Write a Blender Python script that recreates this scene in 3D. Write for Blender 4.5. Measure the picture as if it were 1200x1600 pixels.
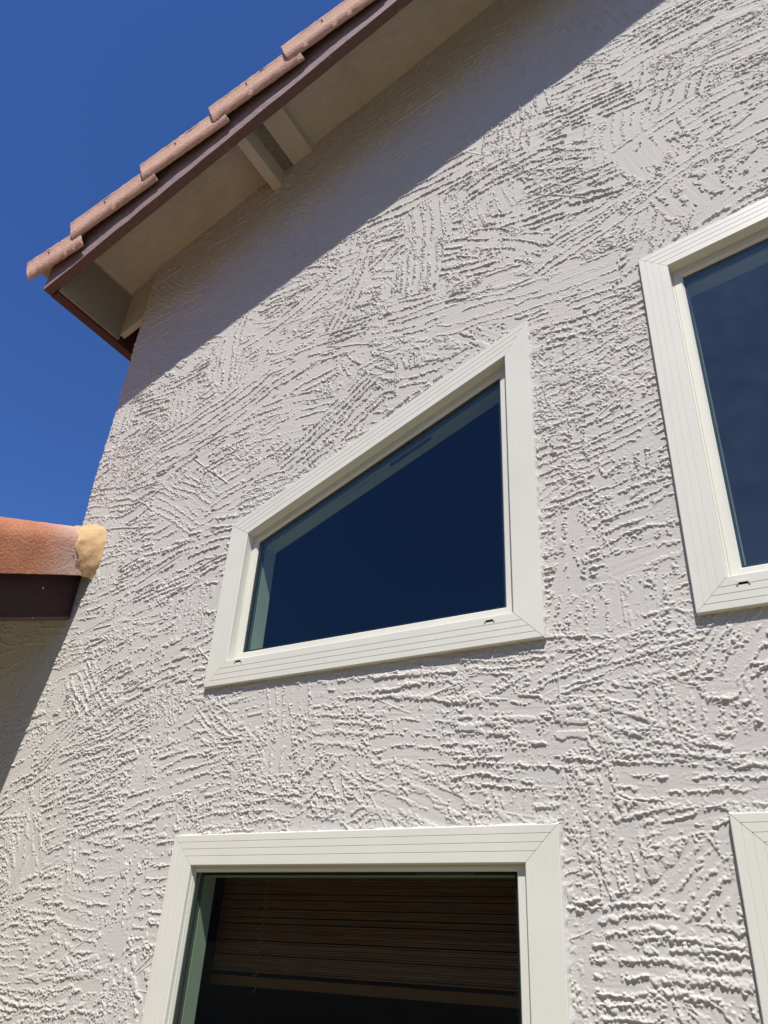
import bpy, bmesh, math
import numpy as np
from mathutils import Vector, Matrix

for o in list(bpy.data.objects):
    bpy.data.objects.remove(o)
scene = bpy.context.scene
COL = scene.collection

# ------------------------------------------------------------------ camera
F_PX = 1206.42                      # focal length in pixels of the 1200 x 1600 photograph
YAW, PITCH, ROLL = -0.559758, 0.537834, 0.0640746
cam_d = bpy.data.cameras.new('camera')
cam = bpy.data.objects.new('camera', cam_d)
COL.objects.link(cam)
scene.camera = cam
cam_d.sensor_fit = 'VERTICAL'
cam_d.sensor_height = 32.0
cam_d.lens = F_PX / 1600 * 32.0
cam_d.clip_start = 0.05
cam_d.clip_end = 2000
fw = Vector((math.sin(YAW) * math.cos(PITCH), math.cos(YAW) * math.cos(PITCH), math.sin(PITCH)))
rt = Vector((math.cos(YAW), -math.sin(YAW), 0))
up = rt.cross(fw)
r2 = math.cos(ROLL) * rt + math.sin(ROLL) * up
u2 = -math.sin(ROLL) * rt + math.cos(ROLL) * up
m = Matrix((r2, u2, -fw)).transposed().to_4x4()
m.translation = Vector((0, -2.6, 1.6))
cam.matrix_world = m
scene.render.resolution_x = 768
scene.render.resolution_y = 1024

# ------------------------------------------------------------------ light
SUN = Vector((0.489, -1.0, 1.837)).normalized()          # towards the sun
elev = math.asin(SUN.z)
sd = bpy.data.lights.new('sun', 'SUN')
sd.energy = 5.0
sd.angle = math.radians(0.53)
sd.color = (1.0, 0.965, 0.92)
so = bpy.data.objects.new('sun', sd)
COL.objects.link(so)
so.rotation_mode = 'QUATERNION'
so.rotation_quaternion = SUN.to_track_quat('Z', 'Y')
world = bpy.data.worlds.new('World')
scene.world = world
world.use_nodes = True
wn = world.node_tree
wn.nodes.clear()
sky = wn.nodes.new('ShaderNodeTexSky')
sky.sky_type = 'NISHITA'
sky.sun_disc = False
sky.sun_elevation = elev
sky.sun_rotation = math.atan2(SUN.x, SUN.y)
sky.altitude = 300
sky.air_density = 1.0
sky.dust_density = 0.4
sky.ozone_density = 4.0
bg = wn.nodes.new('ShaderNodeBackground')
bg.inputs[1].default_value = 0.063
wo = wn.nodes.new('ShaderNodeOutputWorld')
tint = wn.nodes.new('ShaderNodeMix')          # deep desert blue
tint.data_type = 'RGBA'
tint.blend_type = 'MULTIPLY'
tint.inputs[0].default_value = 1.0
tcw = wn.nodes.new('ShaderNodeTexCoord')       # paler towards the horizon, deep blue higher up
sxz = wn.nodes.new('ShaderNodeSeparateXYZ')
mrw = wn.nodes.new('ShaderNodeMapRange')
mrw.interpolation_type = 'SMOOTHSTEP'
mrw.inputs[1].default_value = 0.10
mrw.inputs[2].default_value = 0.42
tw = wn.nodes.new('ShaderNodeMix')
tw.data_type = 'RGBA'
tw.inputs[6].default_value = (1.0, 1.0, 1.0, 1)
tw.inputs[7].default_value = (0.70, 1.08, 1.78, 1)
wn.links.new(tcw.outputs['Generated'], sxz.inputs[0])
wn.links.new(sxz.outputs['Z'], mrw.inputs[0])
wn.links.new(mrw.outputs[0], tw.inputs[0])
wn.links.new(tw.outputs[2], tint.inputs[7])
wn.links.new(sky.outputs[0], tint.inputs[6])
wn.links.new(tint.outputs[2], bg.inputs[0])
wn.links.new(bg.outputs[0], wo.inputs[0])
scene.view_settings.view_transform = 'Standard'
scene.view_settings.look = 'None'
scene.view_settings.gamma = 1
scene.view_settings.exposure = 0.30
scene.render.engine = 'CYCLES'

# ------------------------------------------------------------------ measures
K = 0.407                            # pitch of both roofs
TH = math.atan(K)
CO, SI = math.cos(TH), math.sin(TH)
XC = -3.85                           # left corner of the upper wall
SOFF = 7.755                         # soffit line on the wall: z = SOFF + K x
OH = 0.58                            # overhang of the rake


# ------------------------------------------------------------------ helpers
def link(name, me, mats, parent=None):
    o = bpy.data.objects.new(name, me)
    COL.objects.link(o)
    for mm in (mats if isinstance(mats, (list, tuple)) else [mats]):
        me.materials.append(mm)
    if parent:
        o.parent = parent
    return o


def obj(name, bm, mats, parent=None, smooth=False, bevel=0.0):
    bmesh.ops.recalc_face_normals(bm, faces=bm.faces)
    if bevel:
        es = [e for e in bm.edges if len(e.link_faces) == 2 and e.calc_face_angle(0) > 0.6]
        bmesh.ops.bevel(bm, geom=es, offset=bevel, segments=2, affect='EDGES', profile=0.5)
    if smooth:
        for f in bm.faces:
            f.smooth = True
    me = bpy.data.meshes.new(name)
    bm.to_mesh(me)
    bm.free()
    return link(name, me, mats, parent)


def hexa(bm, p, mat=0):
    """box from 8 points: 4 bottom ring, 4 top ring"""
    v = [bm.verts.new(q) for q in p]
    for f in ((0, 3, 2, 1), (4, 5, 6, 7), (0, 1, 5, 4), (1, 2, 6, 5), (2, 3, 7, 6), (3, 0, 4, 7)):
        fc = bm.faces.new([v[i] for i in f])
        fc.material_index = mat
    return v


def box(bm, x0, x1, y0, y1, z0, z1, mat=0):
    return hexa(bm, [(x0, y0, z0), (x1, y0, z0), (x1, y1, z0), (x0, y1, z0),
                     (x0, y0, z1), (x1, y0, z1), (x1, y1, z1), (x0, y1, z1)], mat)


def rbox(bm, x0, x1, y0, y1, c0, c1, mat=0):
    """box sheared along the main rake (z = c + K x)"""
    return hexa(bm, [(x0, y0, c0 + K * x0), (x1, y0, c0 + K * x1), (x1, y1, c0 + K * x1), (x0, y1, c0 + K * x0),
                     (x0, y0, c1 + K * x0), (x1, y0, c1 + K * x1), (x1, y1, c1 + K * x1), (x0, y1, c1 + K * x0)], mat)


def rbox_long(bm, x0, x1, y0, y1, c0, c1, n, rng, amp=0.002, mat=0):
    """long sheared board, slightly wavy"""
    rings = []
    for i in range(n + 1):
        x = x0 + (x1 - x0) * i / n
        d = [(rng.random() - .5) * 2 * amp for _ in range(4)]
        rings.append([bm.verts.new((x, y0 + d[0], c0 + d[1] + K * x)), bm.verts.new((x, y1, c0 + d[2] + K * x)),
                      bm.verts.new((x, y1, c1 + K * x)), bm.verts.new((x, y0 + d[3], c1 + K * x))])
    for a, b in zip(rings, rings[1:]):
        for j in range(4):
            f = bm.faces.new((a[j], a[(j + 1) % 4], b[(j + 1) % 4], b[j]))
            f.material_index = 1 if (j == 3 and mat == 0) else mat
    bm.faces.new(rings[0][::-1])
    bm.faces.new(rings[-1])


def empty(name, loc=(0, 0, 0), parent=None):
    o = bpy.data.objects.new(name, None)
    COL.objects.link(o)
    o.location = loc
    o.empty_display_size = 0.1
    if parent:
        o.parent = parent
    return o


def tag(o, label=None, cat=None, group=None, kind=None):
    if label: o['label'] = label
    if cat: o['category'] = cat
    if group: o['group'] = group
    if kind: o['kind'] = kind
    return o


# ------------------------------------------------------------------ materials
class Mat:
    def __init__(self, name, rough=0.7, spec=0.5):
        self.m = bpy.data.materials.new(name)
        self.m.use_nodes = True
        self.t = self.m.node_tree
        self.b = self.t.nodes['Principled BSDF']
        self.b.inputs['Roughness'].default_value = rough
        self.b.inputs['Specular IOR Level'].default_value = spec
        self.tc = self.t.nodes.new('ShaderNodeTexCoord')

    def n(self, kind, **kw):
        nd = self.t.nodes.new(kind)
        for k, v in kw.items():
            if k in nd.inputs:
                nd.inputs[k].default_value = v
            else:
                setattr(nd, k, v)
        return nd

    def l(self, a, b):
        self.t.links.new(a, b)

    def noise(self, scale, detail=4, rough=.5, stretch=None, dist=0):
        nd = self.n('ShaderNodeTexNoise', Scale=scale, Detail=detail, Roughness=rough, Distortion=dist)
        if stretch:
            mp = self.n('ShaderNodeMapping')
            mp.inputs['Scale'].default_value = stretch
            self.l(self.tc.outputs['Object'], mp.inputs[0])
            self.l(mp.outputs[0], nd.inputs['Vector'])
        else:
            self.l(self.tc.outputs['Object'], nd.inputs['Vector'])
        return nd.outputs['Fac']

    def ramp(self, fac, stops):
        r = self.n('ShaderNodeValToRGB')
        e = r.color_ramp.elements
        while len(e) > len(stops):
            e.remove(e[-1])
        while len(e) < len(stops):
            e.new(0.5)
        for el, (p, c) in zip(e, stops):
            el.position = p
            el.color = (*c, 1) if len(c) == 3 else c
        self.l(fac, r.inputs[0])
        return r.outputs[0]

    def mix(self, fac, a, b, blend='MIX'):
        x = self.n('ShaderNodeMix', data_type='RGBA', blend_type=blend)
        for s, v in ((x.inputs[0], fac), (x.inputs[6], a), (x.inputs[7], b)):
            if isinstance(v, bpy.types.NodeSocket):
                self.l(v, s)
            elif isinstance(v, (int, float)):
                s.default_value = v
            else:
                s.default_value = (*v, 1)
        return x.outputs[2]

    def color(self, c):
        if isinstance(c, bpy.types.NodeSocket):
            self.l(c, self.b.inputs['Base Color'])
        else:
            self.b.inputs['Base Color'].default_value = (*c, 1)

    def bump(self, facs, strength=0.5, dist=0.01):
        prev = None
        for fac, s, d in facs:
            bp = self.n('ShaderNodeBump', Strength=s, Distance=d)
            self.l(fac, bp.inputs['Height'])
            if prev:
                self.l(prev, bp.inputs['Normal'])
            prev = bp.outputs[0]
        self.l(prev, self.b.inputs['Normal'])


def M_stucco():
    a = Mat('stucco_paint', 0.88, 0.25)
    base = a.ramp(a.noise(1.3, 3), [(.3, (.505, .478, .432)), (.7, (.540, .512, .465))])
    pink = a.mix(a.ramp(a.noise(3.1, 5, .6), [(.50, (0, 0, 0)), (.66, (.5, .5, .5))]), base, (.55, .472, .442))
    fine = a.mix(a.ramp(a.noise(60, 3), [(.35, (0, 0, 0)), (.65, (1, 1, 1))]), pink, (.525, .497, .450))
    dirt_haze = a.mix(a.ramp(a.noise(14, 6, .65), [(.62, (0, 0, 0)), (.8, (.3, .3, .3))]), fine, (.40, .37, .35))
    a.color(dirt_haze)
    a.bump([(a.noise(420, 4, .7), .55, .0016), (a.noise(110, 5, .7), .4, .003), (a.noise(12, 4, .6, (1, 1, 9)), .35, .002)])
    return a.m


def M_vinyl():
    a = Mat('cream_vinyl', 0.38, 0.45)
    a.color(a.ramp(a.noise(2.2, 4, .6), [(.3, (.61, .594, .508)), (.7, (.665, .648, .56))]))
    a.bump([(a.noise(40, 2, .5, (1, 1, 1)), .06, .002)])
    return a.m


def M_wood(name, c1, c2, rough=.65, chip=None, stretch=(1, 14, 14), bs=.35, grime=None):
    a = Mat(name, rough, 0.3)
    c = a.ramp(a.noise(6, 5, .6, stretch), [(.3, c1), (.7, c2)])
    if grime:
        c = a.mix(a.ramp(a.noise(2.6, 7, .72), [(.50, (0, 0, 0)), (.72, (.55, .55, .55))]), c, grime)
        c = a.mix(a.ramp(a.noise(7, 8, .75, (1, 6, 1)), [(.62, (0, 0, 0)), (.70, (.7, .7, .7))]), c, grime)
    if chip:
        c = a.mix(a.ramp(a.noise(9, 7, .7, (1, 3, 3)), [(.63, (0, 0, 0)), (.68, (1, 1, 1))]), c, chip)
    a.color(c)
    a.bump([(a.noise(22, 6, .65, stretch), bs, .003)])
    return a.m


def M_tile(name, c1, c2, c3, grain=230, patch=None):
    a = Mat(name, 0.9, 0.15)
    c = a.ramp(a.noise(4, 4, .6), [(.3, c1), (.7, c2)])
    c = a.mix(a.ramp(a.noise(grain, 3, .7), [(.48, (0, 0, 0)), (.60, (.8, .8, .8))]), c, c3)
    c = a.mix(a.ramp(a.noise(2.5, 5, .65), [(.5, (0, 0, 0)), (.7, (.55, .55, .55))]), c, (.42, .29, .235))
    c = a.mix(a.ramp(a.noise(grain * 1.3, 2, .6, (1, 1, 1.1)), [(.58, (0, 0, 0)), (.66, (.7, .7, .7))]), c, (.66, .50, .40))
    oi = a.n('ShaderNodeObjectInfo')
    c = a.mix(a.ramp(oi.outputs['Random'], [(0, (0, 0, 0)), (1, (.45, .45, .45))]), c, (.66, .44, .33))
    if patch:
        c = patch(a, c)
    a.color(c)
    a.bump([(a.noise(grain * .8, 3, .7), 1.0, .006), (a.noise(18, 4), .3, .006)])
    return a.m


stucco = M_stucco()
vinyl = M_vinyl()
fascia_mat = M_wood('brown_paint', (.095, .048, .040), (.13, .070, .060), .55, (.28, .20, .17))
fascia_front = M_wood('sunlit_weathered_brown_paint', (.21, .135, .125), (.32, .235, .22), .6, (.42, .33, .30), (2, 10, 10), .5)  # weathered front paint, lightened further so the face reads as sunlit
fascia_dark = M_wood('dark_brown_paint', (.026, .010, .008), (.040, .016, .014), .6, None, (14, 1, 14))
eave_red = M_wood('oxblood_paint', (.060, .016, .017), (.082, .024, .024), .55, None, (14, 1, 14))
cream_wood = M_wood('cream_soffit_paint', (.46, .41, .32), (.55, .50, .41), .6, None, (2, 9, 2), .2, (.33, .28, .21))
cream_wood_x = M_wood('cream_beam_paint', (.50, .45, .36), (.56, .51, .42), .6, None, (10, 1, 10), .25, (.36, .31, .24))
weather_wood = M_wood('weathered_board', (.12, .10, .08), (.36, .32, .25), .8, (.05, .04, .035), (30, 4, 30), .9)
tile_pink = M_tile('salmon_tile', (.55, .31, .225), (.63, .38, .285), (.34, .195, .15), 110)
tile_inner = M_tile('tile_lip', (.40, .29, .24), (.46, .34, .28), (.30, .20, .16))
dark_hole = Mat('dark_hole', .9, .1); dark_hole.color((.012, .010, .010)); dark_hole = dark_hole.m
nail_mat = Mat('nail_head', .5, .5); nail_mat.color((.42, .38, .35)); nail_mat = nail_mat.m


def M_mortar():
    a = Mat('mortar', 0.85, 0.2)
    a.color(a.ramp(a.noise(16, 6, .65), [(.3, (.40, .25, .13)), (.5, (.53, .345, .175)), (.72, (.58, .395, .215))]))
    a.bump([(a.noise(30, 5, .6), .6, .008), (a.noise(160, 3), .3, .002)])
    return a.m


mortar = M_mortar()


def M_barrel():
    a = Mat('orange_clay_tile', 0.82, 0.25)
    c = a.ramp(a.noise(7, 5, .6), [(.3, (.37, .145, .075)), (.7, (.50, .215, .115))])
    c = a.mix(a.ramp(a.noise(90, 3, .6), [(.5, (0, 0, 0)), (.66, (.7, .7, .7))]), c, (.30, .10, .06))
    # pale lime smear near the mortared end and on the crown
    sep = a.n('ShaderNodeSeparateXYZ')
    a.l(a.tc.outputs['Object'], sep.inputs[0])
    ad = a.n('ShaderNodeMath', operation='MULTIPLY_ADD')
    a.l(a.noise(5, 4, .6), ad.inputs[0])
    ad.inputs[1].default_value = .16
    a.l(sep.outputs['Y'], ad.inputs[2])
    sm = a.ramp(ad.outputs[0], [(.0, (0, 0, 0)), (.04, (.85, .85, .85))])
    mr = a.n('ShaderNodeMapRange')
    a.l(ad.outputs[0], mr.inputs[0])
    mr.inputs[1].default_value = -.30
    mr.inputs[2].default_value = -.06
    mr.inputs[4].default_value = .85
    c = a.mix(mr.outputs[0], c, (.50, .36, .30))
    a.color(c)
    a.bump([(a.noise(60, 5, .65, (1, 1, 1)), 1.0, .010), (a.noise(12, 3), .3, .01)])
    return a.m


barrel_mat = M_barrel()


def M_glass(name, tint, mul=1.9, dirt_haze=0.0):
    a = bpy.data.materials.new(name)
    a.use_nodes = True
    t = a.node_tree
    t.nodes.clear()
    out = t.nodes.new('ShaderNodeOutputMaterial')
    tr = t.nodes.new('ShaderNodeBsdfTransparent')
    tr.inputs[0].default_value = (*tint, 1)
    gl = t.nodes.new('ShaderNodeBsdfGlossy')
    gl.inputs['Roughness'].default_value = 0.0
    gl.inputs[0].default_value = (.93, 1, .97, 1)
    fr = t.nodes.new('ShaderNodeFresnel')
    fr.inputs[0].default_value = 1.5
    mu = t.nodes.new('ShaderNodeMath')
    mu.operation = 'MULTIPLY'
    mu.use_clamp = True
    mu.inputs[1].default_value = mul
    ge = t.nodes.new('ShaderNodeNewGeometry')      # same index of refraction on both sides of the thin pane
    io = t.nodes.new('ShaderNodeMapRange')
    io.inputs[3].default_value = 1.5
    io.inputs[4].default_value = 1 / 1.5
    t.links.new(ge.outputs['Backfacing'], io.inputs[0])
    t.links.new(io.outputs[0], fr.inputs[0])
    t.links.new(fr.outputs[0], mu.inputs[0])
    mx = t.nodes.new('ShaderNodeMixShader')
    t.links.new(mu.outputs[0], mx.inputs[0])
    t.links.new(tr.outputs[0], mx.inputs[1])
    t.links.new(gl.outputs[0], mx.inputs[2])
    last = mx.outputs[0]
    if dirt_haze:
        df = t.nodes.new('ShaderNodeBsdfDiffuse')  # bluish haze blended over the pane, uneven by noise
        df.inputs[0].default_value = (.40, .52, .66, 1)
        tc = t.nodes.new('ShaderNodeTexCoord')
        nz = t.nodes.new('ShaderNodeTexNoise')
        nz.inputs['Scale'].default_value = 9
        nz.inputs['Detail'].default_value = 5
        t.links.new(tc.outputs['Object'], nz.inputs['Vector'])
        mr = t.nodes.new('ShaderNodeMapRange')
        mr.inputs[1].default_value = .3
        mr.inputs[2].default_value = .7
        mr.inputs[3].default_value = dirt_haze * .75
        mr.inputs[4].default_value = dirt_haze * 1.25
        t.links.new(nz.outputs['Fac'], mr.inputs[0])
        m2 = t.nodes.new('ShaderNodeMixShader')
        t.links.new(mr.outputs[0], m2.inputs[0])
        t.links.new(last, m2.inputs[1])
        t.links.new(df.outputs[0], m2.inputs[2])
        last = m2.outputs[0]
    t.links.new(last, out.inputs[0])
    return a


glass = M_glass('window_glass', (.60, .70, .61), 1.55, 0.0)
glass_hazy = M_glass('hazy_window_glass', (.60, .70, .61), 1.9, 0.045)  # this pane has a bluish haze mixed into its colour


def plain(name, c, rough=.7, spec=.3):
    a = Mat(name, rough, spec)
    a.color(c)
    return a.m


interior = plain('room_dimness', (.02, .022, .025), .9, .1)  # near-black colour stands in for the dimness of the rooms
drywall = plain('drywall_return', (.62, .63, .57), .8, .2)
sash_dark = plain('grey_green_sash', (.20, .22, .20), .5, .3)  # dark grey-green colour of the inner sash
spacer = plain('dark_spacer', (.02, .022, .022), .5, .3)
black = plain('black_sticker', (.008, .009, .01), .5, .3)

# ------------------------------------------------------------------ the house
house = empty('house', (0, 0, 0))
tag(house, 'two-storey house with rough mauve-grey stucco gable wall, cream window trim and salmon tiled eaves', 'house')

# windows: outline corners (outer edge of the trim) as x0, x1, zbottom, ztop(x0), ztop(x1)
WIN = {
    'A': dict(x0=-2.543, x1=-.887, zb=2.694, zl=3.567, zr=4.289),
    'C': dict(x0=-.352, x1=1.31, zb=2.694, zl=4.418, zr=4.418 + .174 * 1.662),
    'B': dict(x0=-2.553, x1=-.874, zb=.62, zl=2.052, zr=2.048),
    'D': dict(x0=-.353, x1=1.31, zb=.62, zl=2.060, zr=2.060),
}
CW = 0.117                                 # casing width


def inset(poly, d):
    """inset a convex ccw polygon of (x,z) by d (number or one per edge)"""
    n = len(poly)
    ds = d if isinstance(d, (list, tuple)) else [d] * n
    lines = []
    for i in range(n):
        a = np.array(poly[i], float); b = np.array(poly[(i + 1) % n], float)
        t = (b - a) / np.linalg.norm(b - a)
        nn = np.array([-t[1], t[0]])
        lines.append((a + nn * ds[i], t))
    res = []
    for i in range(n):
        p, t = lines[i - 1]; q, s = lines[i]
        A = np.array([t, -s]).T
        k = np.linalg.solve(A, q - p)
        res.append(tuple(p + t * k[0]))
    return res


def outline(w):
    return [(w['x0'], w['zb']), (w['x1'], w['zb']), (w['x1'], w['zr']), (w['x0'], w['zl'])]


# ------------------------------------------------------------------ stucco relief
def build_wall():
    rng = np.random.default_rng(11)
    RES = 0.0024
    X0, X1, Z0, Z1 = -4.7, 0.75, 1.0, 7.75
    nx, nz = int((X1 - X0) / RES), int((Z1 - Z0) / RES)
    tabs = [rng.random((256, 256)).astype(np.float32) * 2 - 1 for _ in range(8)]

    def vn(x, y, s):
        x = np.asarray(x, np.float32) + 513.37 + s * 17.1
        y = np.asarray(y, np.float32) + 611.91 + s * 5.3
        xi = np.floor(x).astype(np.int32); yi = np.floor(y).astype(np.int32)
        fx = x - xi; fy = y - yi
        fx = fx * fx * (3 - 2 * fx); fy = fy * fy * (3 - 2 * fy)
        T = tabs[s % 8]
        xi &= 255; yi &= 255; x2 = (xi + 1) & 255; y2 = (yi + 1) & 255
        return (T[yi, xi] * (1 - fx) + T[yi, x2] * fx) * (1 - fy) + (T[y2, xi] * (1 - fx) + T[y2, x2] * fx) * fy

    def ss(a, b, x):
        t = np.clip((x - a) / (b - a), 0, 1)
        return t * t * (3 - 2 * t)

    H = np.zeros((nz, nx), np.float32)
    gx = (X0 + RES * (np.arange(nx) + .5)).astype(np.float32)
    gz = (Z0 + RES * (np.arange(nz) + .5)).astype(np.float32)
    # the trowel strokes: position, direction, size
    N = 2500
    px = rng.uniform(X0 - .1, X1 + .1, N); pz = rng.uniform(Z0 - .1, Z1 + .1, N)
    # angle field: mostly level with slow swings, broken by upright and slanting patches
    for i in range(N):
        x, z = px[i], pz[i]
        if z > 6.9 + K * x + 1.0:
            continue
        r = rng.random()
        swing = 0.30 * float(vn(x / .9, z / .9, 1))
        if r < .60: ang = swing + rng.normal(0, .10)
        elif r < .82: ang = math.pi / 2 + rng.normal(0, .16)
        else: ang = rng.choice([-.9, .8, -.6, .5]) + rng.normal(0, .15)
        # next to the window jambs the plasterer worked upright
        near = min(abs(x + 2.75), abs(x + .72), abs(x + .5)) < .10 and z < 4.6
        if near and rng.random() < .55: ang = math.pi / 2 + rng.normal(0, .15)
        upright = abs(math.sin(ang)) > .8
        zf = 1 + .45 * min(1, max(0, (z - 2.6) / 2.2))
        L = rng.uniform(.22, .78) * (.7 if upright else 1) * zf
        W = rng.uniform(.10, .26) * zf
        ca, sa = math.cos(ang), math.sin(ang)
        hx = (abs(L * ca) + abs(W * sa)) / 2 + .03; hz = (abs(L * sa) + abs(W * ca)) / 2 + .03
        i0, i1 = max(0, int((x - hx - X0) / RES)), min(nx, int((x + hx - X0) / RES))
        j0, j1 = max(0, int((z - hz - Z0) / RES)), min(nz, int((z + hz - Z0) / RES))
        if i1 <= i0 or j1 <= j0:
            continue
        dx = gx[None, i0:i1] - x; dz = gz[j0:j1, None] - z
        u = dx * ca + dz * sa; v = -dx * sa + dz * ca
        o = float(rng.random() * 97)
        bend = rng.uniform(-.35, .35)
        v = v + bend * u * u
        n1 = vn(u / .07 + o, v / .07, 0); n2 = vn(u / .022 + o, v / .022, 2); n3 = vn(u / .009, v / .009 + o, 3)
        mask = ss(0, .004, L / 2 - np.abs(u) + .025 * n1 + .012 * n2) * ss(0, .004, W / 2 - np.abs(v) + .012 * n1 + .008 * n2)
        style = rng.random()

        amp = rng.uniform(.0044, .0092) * (1 + .12 * (zf - 1) / .45) * (1 + .35 * vn(u / .05, v / .05 + o, 7))
        n4 = vn(u / .0055 + o, v / .0055, 6)
        if style < .76 + .1 * (zf - 1) / .45:
            # drawn ridges of uneven spacing
            sp = rng.uniform(.025, .050) * zf
            vw = v + .012 * vn(u / .16 + o, v / .09, 4) + .0050 * n2 + .0036 * n3 + .0015 * n4
            kk = np.floor(vw / sp)
            off = .28 * vn(kk * 5.3 + o, kk * 0 + u / .20, 3)
            sg = (vw / sp - kk - .5 + off) * sp * (1 if ca > 0 else -1)
            pres = ss(-.48, -.25, vn(u / .10 + o, kk * 7.37 + o, 5) + .28 * n2 + .2 * n3 + rng.uniform(-.25, .2) + .2 * (zf - 1))
            hw = rng.uniform(.0020, .0050) * (1 + .8 * vn(u / .016 + o, kk * 3.1, 6) + .65 * n4)
            fade = rng.uniform(1.1, 1.6) if rng.random() < .6 else rng.uniform(1.8, 3.2)
            h = amp * pres * ss(0, .0014, sg + hw) * (1 - ss(hw * .2, hw * fade + .002, sg)) * (.72 + .38 * n4)
            h = np.maximum(h, amp * .75 * ss(.42, .54, n4 + .5 * n3) * ss(.013, .008, np.abs(sg - .003)) * (.3 + .7 * pres))
        else:
            # torn islands with crisp lower lips, stretched along the stroke
            an = rng.uniform(.06, .15) * zf; cn = rng.uniform(.014, .023) * zf
            f = vn(u / an + o, v / cn, 4) + .55 * vn(u / (an * .35), v / (cn * .6) + o, 5) + .45 * n3 + .38 * n4
            lo = rng.uniform(.20, .50)
            h = amp * .68 * ss(lo, lo + .16, f)
        dens = ss(.05, .55, n1 + rng.uniform(-.7, .25))
        cr = vn(u / .0075 + o, v / .0065, 1) + .5 * vn(u / .016, v / .014 + o, 4) + .25 * n4
        h = np.maximum(h, .0056 * ss(.42, .54, cr) * dens)
        base = rng.uniform(0, .0012) + .0004 * vn(u / .2, v / .008 + o, 5)
        old = H[j0:j1, i0:i1]
        new = base + h
        keep = rng.random() < .25
        comp = np.maximum(old, new) if keep else new
        H[j0:j1, i0:i1] = old * (1 - mask) + comp * mask
    # long thin scars left by the trowel's edge
    for i in range(170):
        x, z = rng.uniform(X0, X1), rng.uniform(Z0, 7.0)
        ang = rng.choice([0, 0, .5, -.7, -.9, 1.4]) + rng.normal(0, .15)
        L = rng.uniform(.12, .5); ca, sa = math.cos(ang), math.sin(ang)
        hx = abs(L * ca) / 2 + .03; hz = abs(L * sa) / 2 + .03
        i0, i1 = max(0, int((x - hx - X0) / RES)), min(nx, int((x + hx - X0) / RES))
        j0, j1 = max(0, int((z - hz - Z0) / RES)), min(nz, int((z + hz - Z0) / RES))
        if i1 <= i0 or j1 <= j0:
            continue
        dx = gx[None, i0:i1] - x; dz = gz[j0:j1, None] - z
        u = dx * ca + dz * sa; v = -dx * sa + dz * ca + .004 * vn(u / .12, i * 3.3 + 0 * u, 3)
        wd = rng.uniform(.002, .0045)
        line = ss(0, .0015, wd - np.abs(v)) * ss(0, .02, L / 2 - np.abs(u)) * ss(-.7, -.5, vn(u / .05, i * 5.1 + 0 * u, 5))
        sub = H[j0:j1, i0:i1]
        H[j0:j1, i0:i1] = sub * (1 - .8 * line) + line * rng.uniform(.0025, .0060)
    # light blur rounds the paint over the edges
    for _ in range(1):
        H[1:-1] = .05 * H[:-2] + .90 * H[1:-1] + .05 * H[2:]
        H[:, 1:-1] = .05 * H[:, :-2] + .90 * H[:, 1:-1] + .05 * H[:, 2:]

    # mesh grid: fine low down, coarser higher up and outside the picture
    def steps(a, b, f):
        out = [a]
        while out[-1] < b:
            out.append(out[-1] + f(out[-1]))
        out[-1] = b
        return out
    zs = np.array([0.0, .5] + steps(1.03, 7.72, lambda z: .0022 if z < 4.4 else .0022 + .0020 * min(1, (z - 4.4) / 1.5)) + [8.4, 9.2])
    xs = np.array([-7.0, -5.5] + steps(-4.65, .70, lambda x: .0026) + [1.6, 3.2])
    XX, ZZ = np.meshgrid(xs, zs)
    # sample relief
    fi = np.clip((XX - X0) / RES - .5, 0, nx - 1.001); fj = np.clip((ZZ - Z0) / RES - .5, 0, nz - 1.001)
    i = fi.astype(int); j = fj.astype(int); a = fi - i; b = fj - j
    Y = (H[j, i] * (1 - a) + H[j, i + 1] * a) * (1 - b) + (H[j + 1, i] * (1 - a) + H[j + 1, i + 1] * a) * b
    inside = (XX > X0 + .05) & (XX < X1 - .05) & (ZZ > Z0 + .03) & (ZZ < Z1 - .03)
    Y = np.where(inside, Y, .002)
    # soft unevenness of the whole wall
    Y = Y + .003 * vn(XX / .45, ZZ / .45, 2)
    # roof line: squeeze the rows that pass the soffit
    top = SOFF + .03 + K * XX
    ZZ2 = np.minimum(ZZ, top)
    # left corner: columns left of it only exist under the patio roof
    cx = XC + .004 * vn(ZZ / .05, ZZ * 0, 3) + .003 * vn(ZZ / .012, ZZ * 0, 4)
    upper = ZZ > 3.52
    XX2 = np.where(upper, np.maximum(XX, cx), XX)
    rnd = np.clip((cx + .012 - XX2) / .012, 0, 1)
    YY = -Y + np.where(upper, .012 * rnd ** 2, 0)
    YY = np.where(upper & (XX < cx - .0033), .02, YY)
    # quads: drop those inside the windows, above the roof line, left of the corner
    cxm = (XX[:-1, :-1] + XX[1:, 1:]) / 2; czm = (ZZ[:-1, :-1] + ZZ[1:, 1:]) / 2
    keep = ZZ[:-1, :-1] < top[:-1, :-1]
    keep &= ~((czm > 3.52) & (XX[1:, 1:] < cx[1:, 1:] - .0066))
    for w in WIN.values():
        pts = inset(outline(w), .03)
        inn = np.ones_like(cxm, bool)
        for q in range(4):
            p0 = pts[q]; p1 = pts[(q + 1) % 4]
            inn &= ((p1[0] - p0[0]) * (czm - p0[1]) - (p1[1] - p0[1]) * (cxm - p0[0])) > 0
        keep &= ~inn
    jj, ii = np.nonzero(keep)
    ncol = len(xs)
    q = np.stack([jj * ncol + ii, jj * ncol + ii + 1, (jj + 1) * ncol + ii + 1, (jj + 1) * ncol + ii], 1)
    used = np.zeros(XX.size, bool); used[q.ravel()] = True
    remap = np.cumsum(used) - 1
    co = np.stack([XX2.ravel()[used], YY.ravel()[used], ZZ2.ravel()[used]], 1).astype(np.float32)
    q = remap[q].astype(np.int32)
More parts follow.
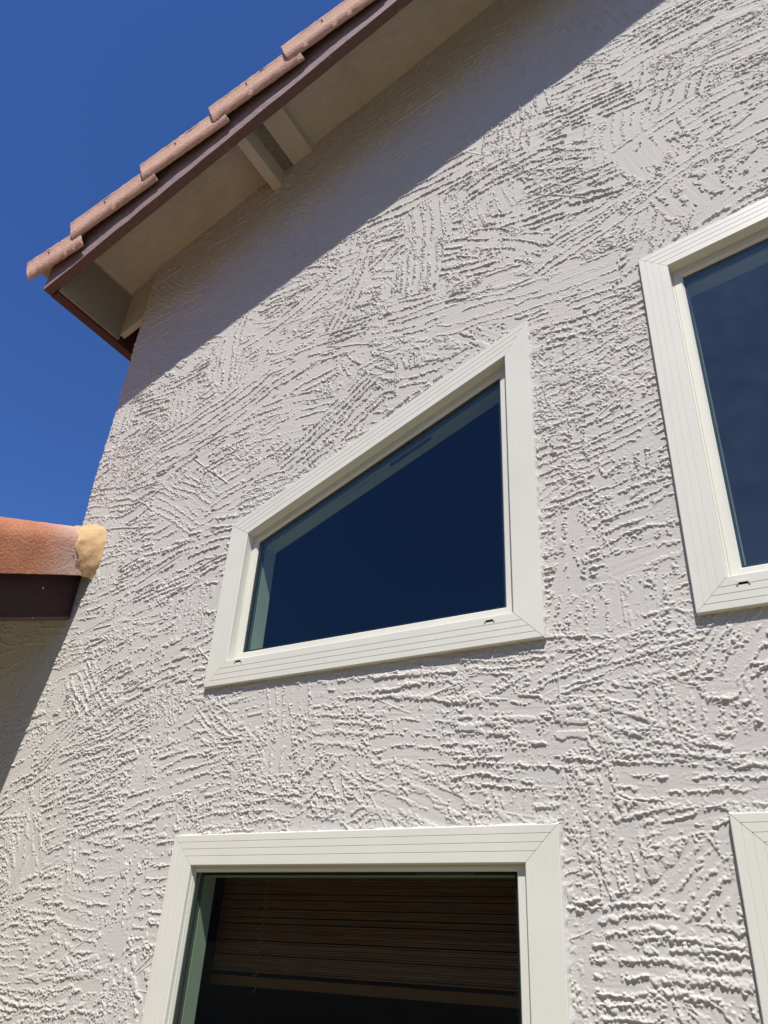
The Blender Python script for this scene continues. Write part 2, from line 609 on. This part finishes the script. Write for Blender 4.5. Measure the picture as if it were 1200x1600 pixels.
    nv, nf = len(co), len(q)
    # back sheet so the wall is solid: side return and rear plane added as plain quads
    extra = np.array([[XC + .004, .012, 3.5], [XC + .004, 4.0, 3.5], [XC + .004, 4.0, 6.2], [XC + .004, .012, 6.2]], np.float32)
    co = np.concatenate([co, extra])
    q = np.concatenate([q, np.array([[nv, nv + 3, nv + 2, nv + 1]], np.int32)])
    nf += 1; nv += 4
    me = bpy.data.meshes.new('stucco_wall')
    me.vertices.add(nv); me.loops.add(nf * 4); me.polygons.add(nf)
    me.vertices.foreach_set('co', co.ravel())
    me.loops.foreach_set('vertex_index', q.ravel())
    me.polygons.foreach_set('loop_start', np.arange(nf, dtype=np.int32) * 4)
    me.polygons.foreach_set('loop_total', np.full(nf, 4, np.int32))
    me.update(calc_edges=True)
    me.polygons.foreach_set('use_smooth', np.ones(nf, bool))
    print('wall verts', nv, 'faces', nf)
    return link('wall', me, stucco, house)


wall = build_wall()
wall['label'] = 'rough trowelled mauve-grey stucco wall'

# dark rooms behind the windows (closed boxes, open only at the windows' outlines)
def room(x0, x1, z0, z1, wins, y0=.165):
    """shell whose front face (y = .16) is cut by the window openings"""
    bm = bmesh.new()
    y1 = 4.0
    for a, b, c, d in (((x0, y0, z0), (x1, y0, z0), (x1, y1, z0), (x0, y1, z0)),
                       ((x0, y0, z1), (x0, y1, z1), (x1, y1, z1), (x1, y0, z1)),
                       ((x0, y1, z0), (x1, y1, z0), (x1, y1, z1), (x0, y1, z1)),
                       ((x0, y0, z0), (x0, y1, z0), (x0, y1, z1), (x0, y0, z1)),
                       ((x1, y0, z0), (x1, y0, z1), (x1, y1, z1), (x1, y1, z0))):
        bm.faces.new([bm.verts.new(p) for p in (a, b, c, d)])
    # front: strips between the openings
    xs = [x0]
    for w in wins:
        g = w['g']
        xs += [g[0][0], g[1][0]]
    xs.append(x1)
    for i in range(0, len(xs), 2):
        bm.faces.new([bm.verts.new(p) for p in ((xs[i], y0, z0), (xs[i + 1], y0, z0), (xs[i + 1], y0, z1), (xs[i], y0, z1))])
    for w in wins:
        g = w['g']
        a, b, c, d = g
        bm.faces.new([bm.verts.new(p) for p in ((a[0], y0, z0), (b[0], y0, z0), (b[0], y0, b[1]), (a[0], y0, a[1]))])
        bm.faces.new([bm.verts.new(p) for p in ((d[0], y0, d[1]), (c[0], y0, c[1]), (c[0], y0, z1), (d[0], y0, z1))])
    return bm


# ------------------------------------------------------------------ windows
def ring(bm, pa, ya, pb, yb, mat=0, close=True):
    """quads between two outlines"""
    n = len(pa)
    va = [bm.verts.new((p[0], ya, p[1])) for p in pa]
    vb = [bm.verts.new((p[0], yb, p[1])) for p in pb]
    for i in range(n):
        f = bm.faces.new((va[i], va[(i + 1) % n], vb[(i + 1) % n], vb[i]))
        f.material_index = mat


def casing_piece(poly, i, yf, depth):
    """one mitred board of the casing with three shallow grooves"""
    n = len(poly)
    prof = [(0.0, 0.004), (0.0, yf + .0025), (0.0025, yf)]
    for fr in (.235, .465, .695):
        w = CW * fr
        prof += [(w - .0013, yf), (w - .0005, yf + .0016), (w + .0005, yf + .0016), (w + .0016, yf)]
    prof += [(CW - .003, yf), (CW, yf + .003), (CW, yf + depth)]
    gap = .0008
    bm = bmesh.new()
    ends = [[], []]
    A = np.array(poly[i], float); B = np.array(poly[(i + 1) % n], float)
    t = (B - A) / np.linalg.norm(B - A)
    for w, y in prof:
        pp = inset(poly, w)
        a = np.array(pp[i]) + t * gap; b = np.array(pp[(i + 1) % n]) - t * gap
        ends[0].append(bm.verts.new((a[0], y, a[1])))
        ends[1].append(bm.verts.new((b[0], y, b[1])))
    for j in range(len(prof) - 1):
        bm.faces.new((ends[0][j], ends[0][j + 1], ends[1][j + 1], ends[1][j]))
    bm.faces.new((ends[0][-1], ends[0][0], ends[1][0], ends[1][-1]))
    bm.faces.new(ends[0][::-1]); bm.faces.new(ends[1])
    return bm


def caulk(poly, yf, rng, edges):
    """lumpy bead of filler where the casing meets the stucco"""
    bm = bmesh.new()
    n = len(poly)
    for i in edges:
        A = np.array(poly[i], float); B = np.array(poly[(i + 1) % n], float)
        L = np.linalg.norm(B - A); t = (B - A) / L; nn = np.array([t[1], -t[0]])
        m_ = int(L / .006)
        prev = None
        wv = .006
        for j in range(m_ + 1):
            wv += (.0055 - wv) * .25 + rng.normal(0, .0014)
            wv = min(max(wv, .002), .011)
            P = A + t * L * j / m_
            r = []
            for q, (dw, dy) in enumerate(((-.001, yf + .006), (.35, yf + .010 + rng.normal(0, .001)), (.8, yf + .018 + rng.normal(0, .001)), (1.3, .004))):
                Q = P + nn * (dw if q == 0 else dw * wv)
                r.append(bm.verts.new((Q[0], dy, Q[1])))
            if prev:
                for q in range(3):
                    bm.faces.new((prev[q], prev[q + 1], r[q + 1], r[q]))
            prev = r
    return bm


def weep_cover(parent, x, z, yf):
    bm = bmesh.new()
    w, h, d = .021, .0065, .0045
    box(bm, x - w, x + w, yf - d, yf + .001, z, z + h)
    box(bm, x - w, x - w + .005, yf - d, yf + .001, z - h, z - .0002)
    box(bm, x + w - .005, x + w, yf - d, yf + .001, z - h, z - .0002)
    box(bm, x - w + .0055, x + w - .0055, yf - .0006, yf + .001, z - h, z - .0002, 1)
    return obj('weep_hole_cover', bm, [vinyl, dark_hole], parent)


def build_window(key, label, yf=-.026, frame_y=.024, glass_y=.036, ins=(.045, .045, .045, .045), caulk_edges=(1, 2), gm=None, vents=(), step=.006, ret_y=.1645):
    w = WIN[key]
    rng = np.random.default_rng(ord(key))
    poly = outline(w)
    root = empty('window', ((w['x0'] + w['x1']) / 2, 0, w['zb']), house)
    root['label'] = label
    inv = Matrix.Translation(-root.location)

    def add(name, bm, mats, **k):
        bm.transform(inv)
        return obj(name, bm, mats, root, **k)
    for i in range(4):
        add('casing_board', casing_piece(poly, i, yf, frame_y - yf + .004), vinyl)
    inner = inset(poly, CW)
    # frame: flat face behind the casing, lip, then the rebate down to the pane
    f0 = inset(poly, CW - .002)
    gl = inset(inner, list(ins))
    f1 = inset(inner, [q - .008 if q > .02 else q * .5 for q in ins])
    bm = bmesh.new()
    fy = frame_y
    ring(bm, f0, fy + .02, f0, fy)
    ring(bm, f0, fy, inset(inner, step), fy)
    ring(bm, inset(inner, step), fy, inset(inner, step), fy + .003)
    ring(bm, inset(inner, step), fy + .003, inset(inner, step + .0015), fy + .003)
    ring(bm, inset(inner, step + .0015), fy + .003, inset(inner, step + .0015), fy)
    ring(bm, inset(inner, step + .0015), fy, f1, fy)
    ring(bm, f1, fy, gl, glass_y)
    ring(bm, gl, glass_y, gl, glass_y + .03)
    bmesh.ops.remove_doubles(bm, verts=bm.verts, dist=1e-5)
    add('frame', bm, vinyl)
    # dark spacer bar between the panes
    bm = bmesh.new()
    s0 = inset(gl, .0005); s1 = inset(gl, .009)
    ring(bm, s0, glass_y + .004, s1, glass_y + .004)
    ring(bm, s1, glass_y + .004, s1, glass_y + .018)
    add('spacer_bar', bm, spacer)
    # inner return of the opening
    bm = bmesh.new()
    r0 = inset(gl, .004)
    r1 = inset(gl, .007)
    sy = glass_y + .046
    ring(bm, r1, sy + .002, r1, ret_y)
    bs = bmesh.new()
    ring(bs, r0, glass_y + .0185, r0, sy)
    ring(bs, r0, sy, r1, sy, 1)
    ring(bs, r1, sy, r1, sy + .0018, 1)
    add('inner_sash', bs, [sash_dark, vinyl])
    add('window_return', bm, drywall)
    bm = bmesh.new()
    g2 = inset(gl, -.002)
    bm.faces.new([bm.verts.new((p[0], glass_y + .001, p[1])) for p in g2])
    add('glass_pane', bm, gm or glass)
    if caulk_edges:
        for ce in caulk_edges:
            add('caulk_bead', caulk(poly, yf, rng, (ce,)), caulk_mat, smooth=True)
    for x, z in vents:
        o = weep_cover(None, x, z, yf)
        o.data.transform(inv)
        o.parent = root
    w['g'] = r1
    return root


caulk_mat = plain('caulk', (.60, .585, .54), .75, .2)
wa = build_window('A', 'window with a slanting head and a dark blue pane, above the blind window', caulk_edges=(1, 3),
                  ins=(.054, .052, .040, .036), vents=((-2.352, 2.800), (-1.10, 2.794)))
wc = build_window('C', 'tall upper window cut off by the right edge of the picture', caulk_edges=(2, 1),
                  ins=(.05, .05, .045, .045), gm=glass_hazy, vents=((-.190, 2.780),))
wb = build_window('B', 'lower window with a brown woven blind behind its pane', caulk_edges=(1, 2),
                  yf=-.026, frame_y=-.004, glass_y=.010, ins=(.03, .042, .021, .007), step=.003, ret_y=.1245)
wd = build_window('D', 'lower right window showing only the corner of its trim', caulk_edges=(2,),
                  frame_y=-.012, glass_y=-.004, ins=(.03, .03, .02, .03), step=.004, ret_y=.1245)

obj('room_shell', room(-3.7, 2.5, 2.35, 6.0, [WIN['A'], WIN['C']]), interior, house)
obj('room_shell', room(-3.7, 2.5, .0, 2.30, [WIN['B'], WIN['D']], .125), interior, house)

# sticker and faint print on the upper pane of the slanting window
def head_pt(x, off, y):
    g = WIN['A']['g']
    d, c = g[3], g[2]
    s = (c[1] - d[1]) / (c[0] - d[0])
    t = np.array([1, s]) / math.hypot(1, s)
    n_ = np.array([t[1], -t[0]])
    return (x + n_[0] * off, y, d[1] + (x - d[0]) * s + n_[1] * off), t, n_


def strip(bm, xa, xb, off, wd_, y, mat=0):
    pa, t, n_ = head_pt(xa, off, y); pb, _, _ = head_pt(xb, off, y)
    q = [pa, pb, (pb[0] + n_[0] * wd_, y, pb[2] + n_[1] * wd_), (pa[0] + n_[0] * wd_, y, pa[2] + n_[1] * wd_)]
    q2 = [(a[0], a[1] + .0006, a[2]) for a in q]
    hexa(bm, [q[0], q[1], q2[1], q2[0], q[3], q[2], q2[2], q2[3]], mat)


bm = bmesh.new()
strip(bm, -1.66, -1.44, .052, .021, .0385)
bm.transform(Matrix.Translation(-wa.location))
obj('sticker', bm, black, wa)
bm = bmesh.new()
rg = np.random.default_rng(5)
xx = -1.86
while xx < -1.69:
    wlen = rg.uniform(.004, .009)
    strip(bm, xx, xx + wlen, .058 + rg.uniform(0, .004), rg.uniform(.004, .009), .0385)
    xx += wlen + rg.uniform(.003, .007)
for q in range(3):
    strip(bm, -1.95 + q * .006, -1.72, .054 + q * .008, .0012, .0385)
bm.transform(Matrix.Translation(-wa.location))
obj('etched_print', bm, plain('etched_print', (.05, .07, .07), .6), wa)

# ------------------------------------------------------------------ roof
roof_rng = np.random.default_rng(3)
FC0 = 7.30                                   # underside of the rake board
YF, YB = -OH, -.516
XE = -4.204
bm = bmesh.new()
rbox(bm, XE + .05, 3.2, YB + .002, 4.0, SOFF + .03, SOFF + .05)
# rounded rows of field tiles lying on the deck behind the rake tiles
nrow = 12
for r in range(22):
    xa = XE - .08 + r * .34; xb = xa + .40
    prev = None
    for j in range(0, 97):
        y = YB + .08 + j * .045
        hgt = .05 * abs(math.sin(j * math.pi / 6))
        a = bm.verts.new((xa, y, SOFF + .09 + hgt + K * xa)); b = bm.verts.new((xb, y, SOFF + .055 + hgt + K * xb))
        if prev:
            bm.faces.new((prev[0], a, b, prev[1])).material_index = 1
        prev = (a, b)
roof = obj('roof', bm, [cream_wood, tile_pink], house)

bm = bmesh.new()
rbox(bm, XE + .05, 3.2, YB + .002, 4.0, SOFF, SOFF + .028)
soffit = obj('soffit', bm, cream_wood, roof)

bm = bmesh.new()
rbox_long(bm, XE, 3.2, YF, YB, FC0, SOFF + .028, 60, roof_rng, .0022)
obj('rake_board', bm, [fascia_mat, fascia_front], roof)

bm = bmesh.new()
ze = FC0 + K * XE
box(bm, XE, XE + .074, YB + .002, 4.0, ze - .004, ze + .36)
obj('eave_board', bm, eave_red, roof)
bm = bmesh.new()
hexa(bm, [(XE + .075, YB + .001, ze + .012), (XE + .095, YB + .001, ze + .012), (XE + .095, .035, ze + .012), (XE + .075, .035, ze + .012),
          (XE + .075, YB + .001, ze + .46), (XE + .095, YB + .001, ze + .46), (XE + .095, .035, ze + .46), (XE + .075, .035, ze + .46)])
obj('trim_board', bm, M_wood('darkened_cream_paint', (.25, .215, .165), (.31, .27, .21), .7), roof)  # cream darkened to offset the light this board catches
bm = bmesh.new()
rbox(bm, XE + .096, XC + .5, .03, .075, FC0 + .012, SOFF - .001)
obj('rafter_tail', bm, cream_wood_x, roof)

# lookout beam, weathered gap and flat board under the soffit
bm = bmesh.new()
rbox(bm, -2.748, -2.680, YB + .001, .03, 7.555, SOFF - .002)
obj('lookout_beam', bm, cream_wood_x, roof, bevel=.004)
bm = bmesh.new()
rbox(bm, -2.679, -2.60, YB + .001, .03, SOFF - .045, SOFF - .002)
obj('weathered_strip', bm, weather_wood, roof)
bm = bmesh.new()
rbox(bm, -2.598, -2.440, YB + .001, .03, SOFF - .062, SOFF - .002)
obj('soffit_block', bm, cream_wood_x, roof, bevel=.003)


# rake tiles
def rake_tile(x0, length, cbot, seed):
    rng = np.random.default_rng(seed)
    bm = bmesh.new()
    NS = 26
    H0, T = .238, .016
    yo = -.668
    prof = [(0.024, 0.0), (0.019, .003), (.003, .052)]
    for hh in np.linspace(.066, H0 - .055, 5): prof.append((0.0 + .004 * math.sin(hh * 14), hh))
    for a in np.linspace(0, math.pi / 2, 7): prof.append((.05 - .05 * math.cos(a), H0 - .05 + .05 * math.sin(a)))
    prof += [(.10, H0 + .004), (.20, H0 + .010)]
    inn = [(.20, H0 - T + .010), (.10, H0 - T)]
    for a in np.linspace(math.pi / 2, 0, 5): inn.append((.05 - .036 * math.cos(a), H0 - .05 + .036 * math.sin(a)))
    inn += [(.017, .06), (.036, .003)]
    pr = prof + inn
    nf = len(prof)
    rings = []
    for i in range(NS + 1):
        s = i / NS * length
        tp = -.072 * s / length                    # the upper end tucks under the next tile
        yin = .026 * s / length
        rg_ = []
        for q, (y, h) in enumerate(pr):
            j1 = rng.normal(0, .0011)
            sx = s + (rng.normal(0, .002) if i in (0, NS) else 0)
            X = x0 + sx * CO - h * SI
            Z = cbot + K * x0 + tp + sx * SI + h * CO + rng.normal(0, .0009)
            rg_.append(bm.verts.new((X, yo + y + yin + j1, Z)))
        rings.append(rg_)
    m_ = len(pr)
    for a, b in zip(rings, rings[1:]):
        for j in range(m_):
            f = bm.faces.new((a[j], a[(j + 1) % m_], b[(j + 1) % m_], b[j]))
            if j >= nf - 1 and j < m_: f.material_index = 1
    f = bm.faces.new(rings[0][::-1]); f.material_index = 0
    bm.faces.new(rings[-1])
    # nail hole with a short rust run
    s, h = length * .43, .135
    X = x0 + s * CO - h * SI; Z = cbot + K * x0 - .03 + s * SI + h * CO
    r = bmesh.ops.create_icosphere(bm, subdivisions=2, radius=.006, matrix=Matrix.Translation((X, yo + .008, Z)) @ Matrix.Diagonal((1, 1, 1, 1)))
    for v in r['verts']:
        for f in v.link_faces: f.material_index = 2
    o = obj('rake_tile', bm, [tile_pink, tile_inner, dark_hole], roof, smooth=True)
    for p in o.data.polygons:
        if len(p.vertices) > 4: p.use_smooth = False
    mod = o.modifiers.new('edge', 'EDGE_SPLIT'); mod.split_angle = math.radians(50)
    return o


starts = [-4.325, -3.945, -3.327, -2.748, -2.172]
while starts[-1] < 2.6: starts.append(starts[-1] + .583)
for i, xs_ in enumerate(starts):
    L = ((starts[i + 1] if i + 1 < len(starts) else xs_ + .59) - xs_) / CO + .115
    rake_tile(xs_, L, 7.508 if i else 7.45, 40 + i)

# ------------------------------------------------------------------ patio roof on the left
patio = empty('patio_roof', (-3.77, 0, 3.69), house)
patio['label'] = 'low roof with an orange barrel tile meeting the wall corner'
P_INV = Matrix.Translation(-patio.location)


def pt(x, t, h):
    """t metres down the slope from the wall, h above the reference line"""
    return (x, -t * CO - h * SI * 0 , 3.69 - t * SI + h)


def pbox(bm, x0, x1, t0, t1, h0, h1, mat=0):
    hexa(bm, [pt(x0, t0, h0), pt(x1, t0, h0), pt(x1, t1, h0), pt(x0, t1, h0), pt(x0, t0, h1), pt(x1, t0, h1), pt(x1, t1, h1), pt(x0, t1, h1)], mat)


def padd(name, bm, mats, **k):
    bm.transform(P_INV)
    return obj(name, bm, mats, patio, **k)


bm = bmesh.new()
pbox(bm, -7.0, -3.745, .004, 3.4, -.06, -.02)
for r in range(10):
    prev = None
    for j in range(0, 110):
        x = -3.9 - j * .028
        hh = .045 * abs(math.sin(j * math.pi / 9))
        a = bm.verts.new(pt(x, r * .34 + .42 if r else .42, .03 + hh)); b = bm.verts.new(pt(x, r * .34, .0 + hh))
        if prev: bm.faces.new((prev[0], a, b, prev[1])).material_index = 1
        prev = (a, b)
padd('roof_deck', bm, [cream_wood, barrel_mat])
bm = bmesh.new()
pbox(bm, -3.744, -3.700, .006, 3.4, -.435, -.05)
padd('fascia_board', bm, fascia_dark)
bm = bmesh.new()
pbox(bm, -3.7385, -3.696, .006, 3.4, -.452, -.4355)
padd('drip_strip', bm, fascia_mat)


def barrel(t0, t1, seed, r=.158, skirt=.190):
    rng = np.random.default_rng(seed)
    bm = bmesh.new()
    n = 30
    prof = [(r, -skirt), (r + .001, -skirt * .5)] + [(r * math.cos(a), r * math.sin(a)) for a in np.linspace(0, math.pi, 25)] + [(-r, -.06)]
    ri = r - .016
    inn = [(-ri, -.06)] + [(ri * math.cos(a), ri * math.sin(a)) for a in np.linspace(math.pi, 0, 15)] + [(ri, -skirt)]
    pr = prof + inn
    rings = []
    for i in range(n + 1):
        t = t0 + (t1 - t0) * i / n
        sc = 1 + .10 * (i / n)
        rings.append([bm.verts.new(pt(-3.77 + x * sc + rng.normal(0, .0008), t, h * sc + rng.normal(0, .0008))) for x, h in pr])
    m_ = len(pr)
    for a, b in zip(rings, rings[1:]):
        for j in range(m_):
            bm.faces.new((a[j], a[(j + 1) % m_], b[(j + 1) % m_], b[j]))
    bm.faces.new(rings[0][::-1]); bm.faces.new(rings[-1])
    o = padd('barrel_tile', bm, barrel_mat, smooth=True)
    mod = o.modifiers.new('edge', 'EDGE_SPLIT'); mod.split_angle = math.radians(50)
    return o


barrel(.07, .95, 1)
barrel(.86, 1.75, 2)
barrel(1.66, 2.55, 3)

# mortar collar that closes the tile against the wall
bm = bmesh.new()
rng = np.random.default_rng(8)
rings = []
n = 22
for i in range(n + 1):
    q = i / n
    ring_ = []
    for j, a in enumerate(np.linspace(-.95, math.pi, 40)):
        edge = .150 + .030 * math.sin(a * 2.3 + 1) + .012 * math.sin(a * 9 + 2)
        t = q * edge
        r = .162 + .022 * (1 - q) ** 2 + .006 * (1 - q)
        r += .0022 * math.sin(a * 11 + q * 7) + .0028 * math.sin(a * 5 - q * 13) + rng.normal(0, .0006)
        r += .016 * (1 - q) * math.exp(-((a - .25) / .6) ** 2)
        if q > .93: r -= (q - .93) * .05
        x, h = r * math.cos(a), r * math.sin(a)
        if a < 0:
            x = r * (math.cos(a * .55) + .10 * math.sin(-a * 3.1)); h = r * a * 1.22
        ring_.append(bm.verts.new(pt(-3.77 + x, t - .004, h)))
    rings.append(ring_)
for a, b in zip(rings, rings[1:]):
    for j in range(len(a) - 1):
        bm.faces.new((a[j], a[j + 1], b[j + 1], b[j]))
padd('mortar_collar', bm, mortar, smooth=True)
for (x, t, h) in ((-3.6985, .24, -.26), (-3.604, .18, -.045)):
    bm = bmesh.new()
    p = pt(x, t, h)
    bmesh.ops.create_icosphere(bm, subdivisions=2, radius=.0065, matrix=Matrix.Translation(p) @ Matrix.Diagonal((.5, 1, 1, 1)))
    padd('nail_head', bm, nail_mat, smooth=True)

# ------------------------------------------------------------------ blind behind the lower window
blind = empty('woven_blind', (-1.71, .22, 1.97))
tag(blind, 'brown woven reed blind half lowered behind the lower window pane', 'blind')
reed = M_wood('reed', (.17, .060, .030), (.38, .155, .075), .6, None, (1, 30, 30), .5)
BX0, BX1, BZ0, BZ1 = -2.455, -.80, 1.528, 1.97
B_INV = Matrix.Translation(-blind.location)
bm = bmesh.new()
rng = np.random.default_rng(2)
z = BZ1
while z > BZ0 + .05:
    h = rng.uniform(.0035, .0062)
    y = .222 + rng.uniform(-.0015, .0015)
    z1 = z - h
    dz = rng.normal(0, .0008)
    hexa(bm, [(BX0, y, z1), (BX1, y, z1 + dz), (BX1, y + .004, z1 + dz), (BX0, y + .004, z1),
              (BX0, y, z), (BX1, y, z + dz), (BX1, y + .004, z + dz), (BX0, y + .004, z)])
    z = z1 - (rng.uniform(.001, .0022) if rng.random() < .93 else rng.uniform(.004, .006))
bm.transform(B_INV)
obj('reed_slats', bm, reed, blind)
bm = bmesh.new()
box(bm, BX0, BX1, .217, .229, BZ0 - .002, BZ0 + .032)
bm.transform(B_INV)
obj('bottom_rail', bm, plain('rail_wood', (.19, .072, .026), .5), blind)
cord_mat = plain('cord', (.30, .24, .17), .8)
for cxp in (-2.22, -1.12):
    bm = bmesh.new()
    zz = BZ1
    i = 0
    while zz > BZ0 - .01:
        sgn = 1 if i % 2 else -1
        w_ = .010 + rng.uniform(-.004, .006)
        x_a, x_b = cxp - sgn * w_, cxp + sgn * w_
        hexa(bm, [(x_a - .001, .2135, zz), (x_a + .001, .2135, zz), (x_a + .001, .2155, zz), (x_a - .001, .2155, zz),
                  (x_b - .001, .2135, zz - .016), (x_b + .001, .2135, zz - .016), (x_b + .001, .2155, zz - .016), (x_b - .001, .2155, zz - .016)])
        zz -= .014
        i += 1
    bm.transform(B_INV)
    obj('cord', bm, cord_mat, blind)

# ------------------------------------------------------------------ ground
g = Mat('patio_concrete', .85, .2)
g.color(g.ramp(g.noise(1.2, 6, .6), [(.3, (.185, .16, .10)), (.7, (.225, .195, .122))]))
g.bump([(g.noise(60, 4), .3, .004)])
bm = bmesh.new()
bmesh.ops.create_grid(bm, x_segments=1, y_segments=1, size=400)
gr = obj('ground', bm, g.m)
tag(gr, kind='structure')

# ------------------------------------------------------------------ what the panes mirror: the plot behind the camera
nb = empty('neighbour_house', (0, -15, 0))
tag(nb, 'brown single house standing behind the photographer, mirrored in the panes', 'house')
N_INV = Matrix.Translation(-nb.location)
nwall = plain('brown_stucco', (.20, .14, .105), .9, .1)
bm = bmesh.new()
box(bm, -40, 14, -23, -15, 0, 6.6)
bm.transform(N_INV)
obj('wall', bm, nwall, nb)
bm = bmesh.new()
v = [bm.verts.new(p) for p in ((-40.6, -14.5, 6.6), (14.6, -14.5, 6.6), (14.6, -23.5, 6.6), (-40.6, -23.5, 6.6), (-37, -19, 8.4), (11, -19, 8.4))]
for f in ((0, 1, 5, 4), (2, 3, 4, 5), (1, 2, 5), (3, 0, 4), (3, 2, 1, 0)):
    bm.faces.new([v[i] for i in f])
bm.transform(N_INV)
obj('roof', bm, tile_pink, nb)
for x, z in ((-9.5, 3.6), (-5.2, 3.6), (4.2, 3.6), (-6, .6), (5.5, .6)):
    bm = bmesh.new()
    box(bm, x, x + 1.5, -15.02, -14.96, z, z + 1.3)
    box(bm, x + .08, x + .70, -14.965, -14.955, z + .08, z + 1.22, 1)
    box(bm, x + .80, x + 1.42, -14.965, -14.955, z + .08, z + 1.22, 1)
    bm.transform(N_INV)
    obj('window', bm, [vinyl, plain('far_pane', (.05, .06, .07), .1, .5)], nb)
bm = bmesh.new()
box(bm, -30, 30, -11.2, -11.0, 0, 1.9)
box(bm, -30, 30, -11.22, -10.98, 1.9, 1.96)
fence = obj('garden_wall', bm, plain('block_wall', (.30, .25, .20), .9, .1))
tag(fence, 'tan block wall at the end of the yard behind the photographer', 'wall')
